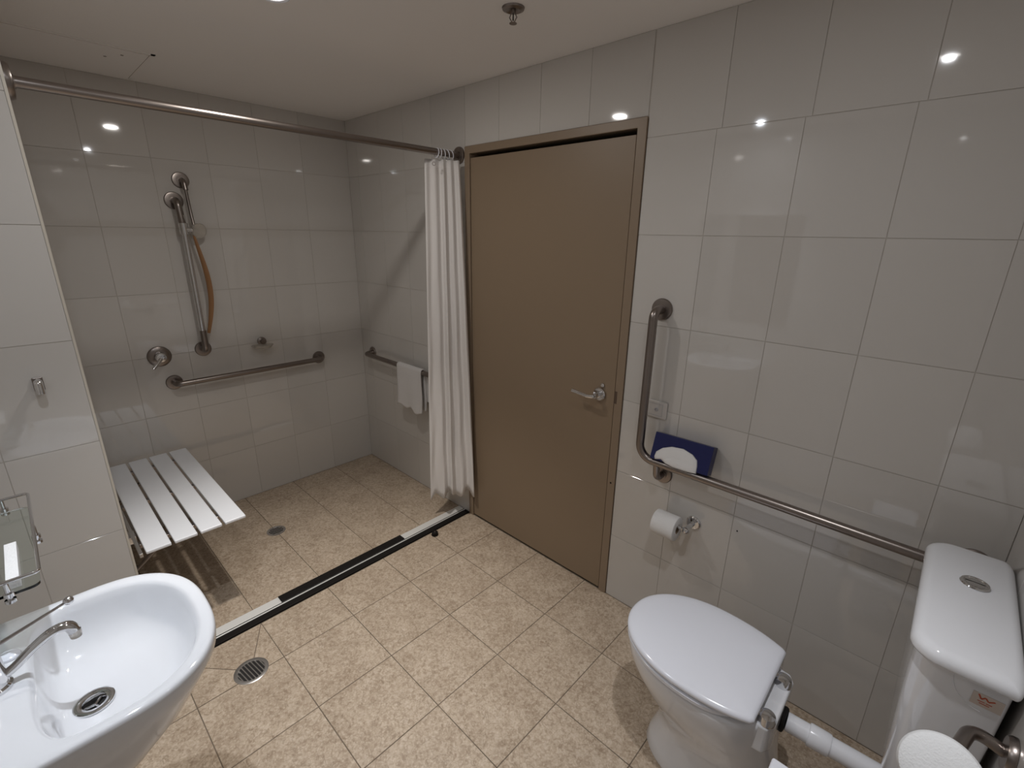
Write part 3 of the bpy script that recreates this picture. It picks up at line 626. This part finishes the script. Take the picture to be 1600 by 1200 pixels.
for yy in (yc+0.150, yc-0.150):
    bm = bmesh.new(); sph(bm, (2.953, yy, 0.4475), 0.010, (1, 1, 0.7)); mk('buffer', bm, M_PLAS, to, smooth=True) if False else bm.free()
bm = bmesh.new(); lathe(bm, [(0, 0), (0.034, 0), (0.035, 0.004), (0.033, 0.009), (0.028, 0.011), (0, 0.011)], (3.004, yc+0.01, 0.362), (1, 0, 0), 28); mk('rubber_seal', bm, M_RUB, to, smooth=True)
# flush pipe
fp = thing('flush_pipe', 'white plastic flush pipe with a joining collar running into the back of the toilet', 'pipe', (3.1, yc, 0.34))
zz = 0.362
bm = bmesh.new(); tube(bm, fillet([(3.016, yc+0.01, zz), (3.285, yc+0.035, zz-0.012), (3.290, yc+0.035, 0.52)], 0.05, 8), 0.0255, 24); mk('tube', bm, M_PIPE, fp, smooth=True)
bm = lathem([(0.0255, -0.001), (0.0295, 0), (0.0305, 0.004), (0.0295, 0.045), (0.0285, 0.05), (0.0255, 0.05)], (3.070, yc+0.015, zz-0.0025), (1, 0.093, -0.045), 28); mk('collar', bm, M_PIPE, fp, smooth=True)
# cistern
ci = thing('cistern', 'white china toilet cistern with a domed lid', 'cistern', (3.28, -0.385, 0.7))
def rrp(x0, x1, y0, y1, r, z, n=7):
    pts = []
    for (a0, cx_, cy_) in ((0, x1-min(r, 0.012), y1-r), (90, x0+r, y1-r), (180, x0+r, y0+r), (270, x1-min(r, 0.012), y0+r)):
        rx_ = min(r, 0.012) if cx_ > (x0+x1)/2 and a0 in (0, 270) else r
        for k in range(n+1):
            a = math.radians(a0+90*k/n); pts.append((cx_+rx_*math.cos(a), cy_+r*math.sin(a), z))
    return pts
bm = bmesh.new()
ring_loft(bm, [rrp(3.222, 3.338, -0.575, -0.190, 0.035, 0.495), rrp(3.215, 3.342, -0.580, -0.180, 0.04, 0.51), rrp(3.205, 3.347, -0.602, -0.155, 0.045, 0.75), rrp(3.200, 3.349, -0.611, -0.148, 0.048, 0.8835)])
mk('tank', bm, M_PORC, ci, smooth=True, angle=60)
bm = bmesh.new()
LRG = []
for k_ in range(9):
    a_ = math.pi/2*k_/8; i_ = 0.022*(1-math.cos(a_)); LRG.append((i_, 0.889+0.020*math.sin(a_)))
LRG = [(0.006, 0.8775), (0.001, 0.880), (0.0, 0.884)]+LRG+[(0.045, 0.9105), (0.07, 0.911)]
LRG = [(a_, b_+0.006) for a_, b_ in LRG]
ring_loft(bm, [rrp(3.190+i_, 3.3565-i_, -0.624+i_, -0.134-i_, max(0.053-i_*0.6, 0.010), z_) for i_, z_ in LRG])
mk('lid', bm, M_PORC, ci, smooth=True, angle=60)
mk('wall_spacer', boxm((3.344, -0.50, 0.56), (3.3575, -0.26, 0.84)), M_RUB, ci)
bt = (3.281, -0.318, 0.9168)
mk('flush_button', lathem([(0, 0.0), (0.026, 0.0), (0.027, 0.002), (0.025, 0.005), (0.0205, 0.0055), (0.019, 0.0035), (0.018, 0.0035), (0.0175, 0.0052), (0.0, 0.0056)], bt, n=36), M_CHROME, ci, smooth=True)
bm = bmesh.new(); box(bm, (bt[0]-0.0175, bt[1]-0.0006, bt[2]+0.0054), (bt[0]+0.0175, bt[1]+0.0006, bt[2]+0.006)); mk('button_split', bm, M_RUB, ci)
# faint moulded curve on the tank side
bm = bmesh.new(); cv = [(3.262+0.05*(1-math.cos(a)), -0.6185+0.0052*(math.sin(a)*1.0)*0.9, 0.880-0.062*math.sin(a)) for a in [math.pi/2*k/12 for k in range(13)]]
cv = [(x, -0.6110+(0.8835-z)*0.0674-0.0002+0.0003, z) for x, y, z in cv]
tube(bm, cv, 0.0013, 6); mk('moulded_line', bm, M_PORC, ci, smooth=True)
# certification sticker with a red W
def cy_face(z): return -0.611+(0.8835-z)*0.0674-0.0008
bm = bmesh.new(); v = [bm.verts.new(p) for p in ((3.2940, cy_face(0.8610), 0.8610), (3.3370, cy_face(0.8610), 0.8610), (3.3370, cy_face(0.8310), 0.8310), (3.2940, cy_face(0.8310), 0.8310))]; bm.faces.new(v)
r = bmesh.ops.extrude_face_region(bm, geom=bm.faces[:]); bmesh.ops.translate(bm, vec=(0, 0.0004, 0), verts=[g for g in r['geom'] if isinstance(g, bmesh.types.BMVert)])
stk = thing('cistern_sticker', 'small pale sticker with an orange-red W on the side of the cistern', 'sticker', (3.3150, -0.617, 0.8460))
mk('label_paper', bm, M_LABEL, stk)
def stroke(bm, pts, w_, y_off=-0.0004, cyf=cy_face):
    for (x0, z0), (x1, z1) in zip(pts, pts[1:]):
        d = Vector((x1-x0, z1-z0)).normalized(); n_ = Vector((-d.y, d.x))*w_/2
        q = [(x0+n_.x, z0+n_.y), (x1+n_.x, z1+n_.y), (x1-n_.x, z1-n_.y), (x0-n_.x, z0-n_.y)]
        a = [bm.verts.new((x, cyf(z)+y_off, z)) for x, z in q]; b = [bm.verts.new((x, cyf(z)+y_off+0.0003, z)) for x, z in q]
        bm.faces.new(a); bm.faces.new(b[::-1])
        for k in range(4): bm.faces.new((a[k], a[(k+1) % 4], b[(k+1) % 4], b[k]))
bm = bmesh.new(); stroke(bm, [(3.3020, 0.8580), (3.3070, 0.8485), (3.3120, 0.8550), (3.3170, 0.8485), (3.3250, 0.8545)], 0.0026); mk('letter_w', bm, M_RED, stk)
bm = bmesh.new()
for (a, b, z) in ((3.3030, 3.3130, 0.8430), (3.3145, 3.3230, 0.8430), (3.3060, 3.3200, 0.8385)): stroke(bm, [(a, z), (b, z)], 0.0016)
mk('small_print', bm, M_RED, stk)

# ------------------------------------------------------------------ spare roll on its holder
RC = Vector((3.2527, -0.8717, 0.8845)); RA = Vector((-0.1175, -0.7231, 0.6806))
sh2 = thing('spare_roll_holder', 'curved steel spare paper holder on the wall beside the cistern', 'paper holder', (XF, -0.672, 0.785))
mk('flange', lathem([(0, 0), (0.034, 0), (0.034, 0.006), (0.030, 0.012), (0.014, 0.014), (0, 0.014)], (XF-0.0006, -0.668, 0.808), (-1, 0, 0), 32), M_STEEL, sh2, smooth=True)
bm = bmesh.new(); tube(bm, fillet([(XF-0.006, -0.668, 0.808), (3.300, -0.664, 0.822), tuple(RC-RA*0.085), tuple(RC+RA*0.02)], 0.04, 10), 0.0112, 16); mk('arm', bm, M_STEEL, sh2, smooth=True)
rl = thing('spare_toilet_roll', 'white wrapped spare toilet roll on the curved holder beside the cistern', 'toilet roll', tuple(RC))
bm = lathem([(0, 0.003), (0.012, 0.001), (0.044, 0.0), (0.049, 0.003), (0.052, 0.010), (0.0525, 0.05), (0.052, 0.090), (0.049, 0.098), (0.040, 0.103), (0.012, 0.1045), (0, 0.1045)], RC-RA*0.052, RA, 56); M_WRAP = mat('embossed_wrapper', (0.74, 0.75, 0.76), 0.9); noise_bump(M_WRAP, 300, 0.55, 0.0018, 2); mk('wrapper', bm, M_WRAP, rl, smooth=True)
def roll(parent, c, axis, R=0.053, L=0.10, r=0.020):
    ax = Vector(axis).normalized(); c0 = Vector(c)-ax*L/2
    mk('paper', lathem([(r, 0.001), (R-0.006, 0.0), (R-0.001, 0.003), (R, 0.008), (R, L-0.008), (R-0.001, L-0.003), (R-0.006, L), (r, L-0.001), (r, 0.001)], c0, ax, 48), M_PAPER, parent, smooth=True)
    mk('core', lathem([(r, 0.0015), (r-0.0015, 0.0015), (r-0.0015, L-0.0015), (r, L-0.0015)], c0, ax, 32), M_CARD, parent, smooth=True)
# ------------------------------------------------------------------ toilet roll on wall B
hl_ = thing('toilet_roll_holder', 'chrome toilet roll holder on the tiles below the L-shaped grab rail', 'paper holder', (2.527, 0, 0.572))
mk('plate', lathem([(0, 0), (0.029, 0), (0.029, 0.004), (0.024, 0.009), (0.010, 0.011), (0.009, 0.07), (0, 0.07)], (2.527, -0.0004, 0.572), (0, -1, 0), 32), M_CHROME, hl_, smooth=True)
bm = bmesh.new(); sph(bm, (2.527, -0.072, 0.570), 0.0145); mk('knuckle', bm, M_CHROME, hl_, smooth=True)
bm = bmesh.new(); tube(bm, [(2.527, -0.072, 0.570), (2.39, -0.072, 0.570)], 0.0075, 14); mk('arm', bm, M_CHROME, hl_, smooth=True)
tr = thing('toilet_roll', 'white toilet roll hanging on the chrome holder', 'toilet roll', (2.448, -0.072, 0.56))
roll(tr, (2.446, -0.072, 0.5583), (1, 0, 0), 0.050, 0.098, 0.0193)

# ------------------------------------------------------------------ switch plate
sw = thing('light_switch', 'white rectangular light switch behind the upright of the L-shaped grab rail', 'switch', (2.30, 0, 1.005))
M_SW = mat('switch_plastic', (0.60, 0.57, 0.54), 0.3); noise_bump(M_SW, 20, 0.02)
mk('plate', boxm((2.248, -0.0085, 0.969), (2.362, -0.0006, 1.041)), M_SW, sw, bevel=0.004, seg=3)
bm = bmesh.new()
for a, b in (((2.266, -0.0092, 0.980), (2.344, -0.0088, 0.9812)), ((2.266, -0.0092, 1.0288), (2.344, -0.0088, 1.030)), ((2.266, -0.0092, 0.980), (2.2672, -0.0088, 1.030)), ((2.3428, -0.0092, 0.980), (2.344, -0.0088, 1.030))): box(bm, a, b)
mk('plate_groove', bm, M_GREY, sw)
mk('rocker', lathem([(0.0052, 0), (0.0075, 0), (0.0075, 0.002), (0.0052, 0.003), (0.0052, 0)], (2.318, -0.0085, 1.005), (0, -1, 0), 20), M_GREY, sw, smooth=True)

# ------------------------------------------------------------------ tissue box leaning on the rail
tx = thing('tissue_box', 'navy blue tissue box wedged between the grab rail and the wall', 'tissue box', (2.465, -0.05, 0.87))
# local frame of the box: U along x, V up the leaning front face, N outwards
Vv = Vector((-0.02, 0.34, 0.94)).normalized(); Uu = Vector((1, 0, -0.02)); Uu = (Uu-Vv*Uu.dot(Vv)).normalized(); Nn = Uu.cross(Vv).normalized()
if Nn.y > 0: Nn = -Nn
BW, BH, BD = 0.228, 0.118, 0.046
O_ = Vector((2.4625, -0.068, 0.877))
def bp(u_, v_, n_): return O_+Uu*u_+Vv*v_+Nn*n_
bm = bmesh.new(); vs = [bm.verts.new(bp(x, y, z)) for x in (-BW/2, BW/2) for y in (-BH/2+(0.010 if True else 0), BH/2) for z in (-BD, 0)]
for f in ((0, 1, 3, 2), (4, 6, 7, 5), (0, 4, 5, 1), (2, 3, 7, 6), (0, 2, 6, 4), (1, 5, 7, 3)): bm.faces.new([vs[i] for i in f])
mk('carton', bm, M_BLUE, tx, bevel=0.0012)
TP = [(-0.0978, -0.0378), (-0.0942, -0.0175), (-0.0721, 0.0034), (-0.0375, 0.0184), (0.0081, 0.0227), (0.0472, 0.0116), (0.0673, -0.0048), (0.0725, -0.0257), (0.0751, -0.0538), (0.0388, -0.0580), (-0.0159, -0.0580), (-0.0472, -0.0520), (-0.0702, -0.0416), (-0.0925, -0.0480)]
bm = bmesh.new(); rr = []
for s_q, n_ in ((1.0, 0.0006), (0.96, 0.004), (0.80, 0.007), (0.45, 0.009), (0.1, 0.008)):
    rr.append([bp(-0.01+(u_+0.01)*s_q, -0.02+(v_+0.02)*s_q, n_+0.0012*math.sin(k*2.1+s_q*4)) for k, (u_, v_) in enumerate(TP)])
ring_loft(bm, rr); mk('tissue', bm, M_PAPER, tx, smooth=True, angle=180)

# ------------------------------------------------------------------ white bin by the toilet, sprinkler, spot on tiles
bn = thing('sanitary_bin', 'white box-shaped bin in front of the toilet, at the bottom edge', 'bin', (3.1, -0.79, 0))
bm = bmesh.new(); ring_loft(bm, [[(3.042, -0.875, 0), (3.175, -0.875, 0), (3.175, -0.722, 0), (3.042, -0.722, 0)], [(3.036, -0.88, 0.40), (3.18, -0.88, 0.40), (3.18, -0.712, 0.40), (3.036, -0.712, 0.40)]]); mk('body', bm, M_PLAS, bn, bevel=0.008, seg=3)
mk('lid', boxm((3.028, -0.885, 0.4005), (3.185, -0.702, 0.511)), M_PLAS, bn, bevel=0.006, seg=3)
spk = thing('fire_sprinkler', 'small metal fire sprinkler hanging from the ceiling', 'sprinkler', (1.90, -0.438, CEIL))
mk('escutcheon', lathem([(0.036, 0), (0.034, -0.005), (0.024, -0.009), (0.014, -0.006), (0.012, -0.004), (0, -0.004)], (1.90, -0.438, CEIL-0.0004), n=32), M_STEEL, spk, smooth=True)
bm = bmesh.new(); lathe(bm, [(0.0, 0.0), (0.008, 0.0), (0.007, -0.010), (0.0, -0.010)], (1.90, -0.438, CEIL-0.005), n=16)
for s in (-1, 1): tube(bm, [(1.90+s*0.005, -0.438+s*0.003, CEIL-0.014), (1.90+s*0.010, -0.438+s*0.006, CEIL-0.026), (1.90+s*0.002, -0.438+s*0.001, CEIL-0.040)], 0.0018, 8)
mk('body', bm, M_STEEL, spk, smooth=True)
mk('bulb', lathem([(0, -0.014), (0.0018, -0.016), (0.002, -0.034), (0, -0.036)], (1.90, -0.438, CEIL), n=10), M_RUB, spk, smooth=True)
bm = bmesh.new(); lathe(bm, [(0, -0.040), (0.012, -0.041), (0.012, -0.0425), (0, -0.043)], (1.90, -0.438, CEIL), n=20); mk('deflector', bm, M_STEEL, spk, smooth=True)
tag(mk('wall_screw_cap', lathem([(0, 0.002), (0.0026, 0.0015), (0.003, 0)], (2.690, 0.0, 0.612), (0, -1, 0), 10), M_RUB), 'tiny black spot on the tile between the toilet roll and the grab rail', 'screw')

# ------------------------------------------------------------------ downlight fittings
for (lx, ly), lc, lp, lab in LAMPS:
    t = thing('downlight', lab, 'ceiling light', (lx, ly, CEIL))
    mk('trim_ring', lathem([(0.048, 0.0), (0.048, -0.004), (0.044, -0.006), (0.036, -0.004), (0.033, 0.0)], (lx, ly, CEIL-0.0002), n=36), M_PLAS, t, smooth=True)
    mk('lens', lathem([(0.030, -0.001), (0.022, -0.0022), (0, -0.003)], (lx, ly, CEIL-0.0002), n=28), M_EMIT, t)
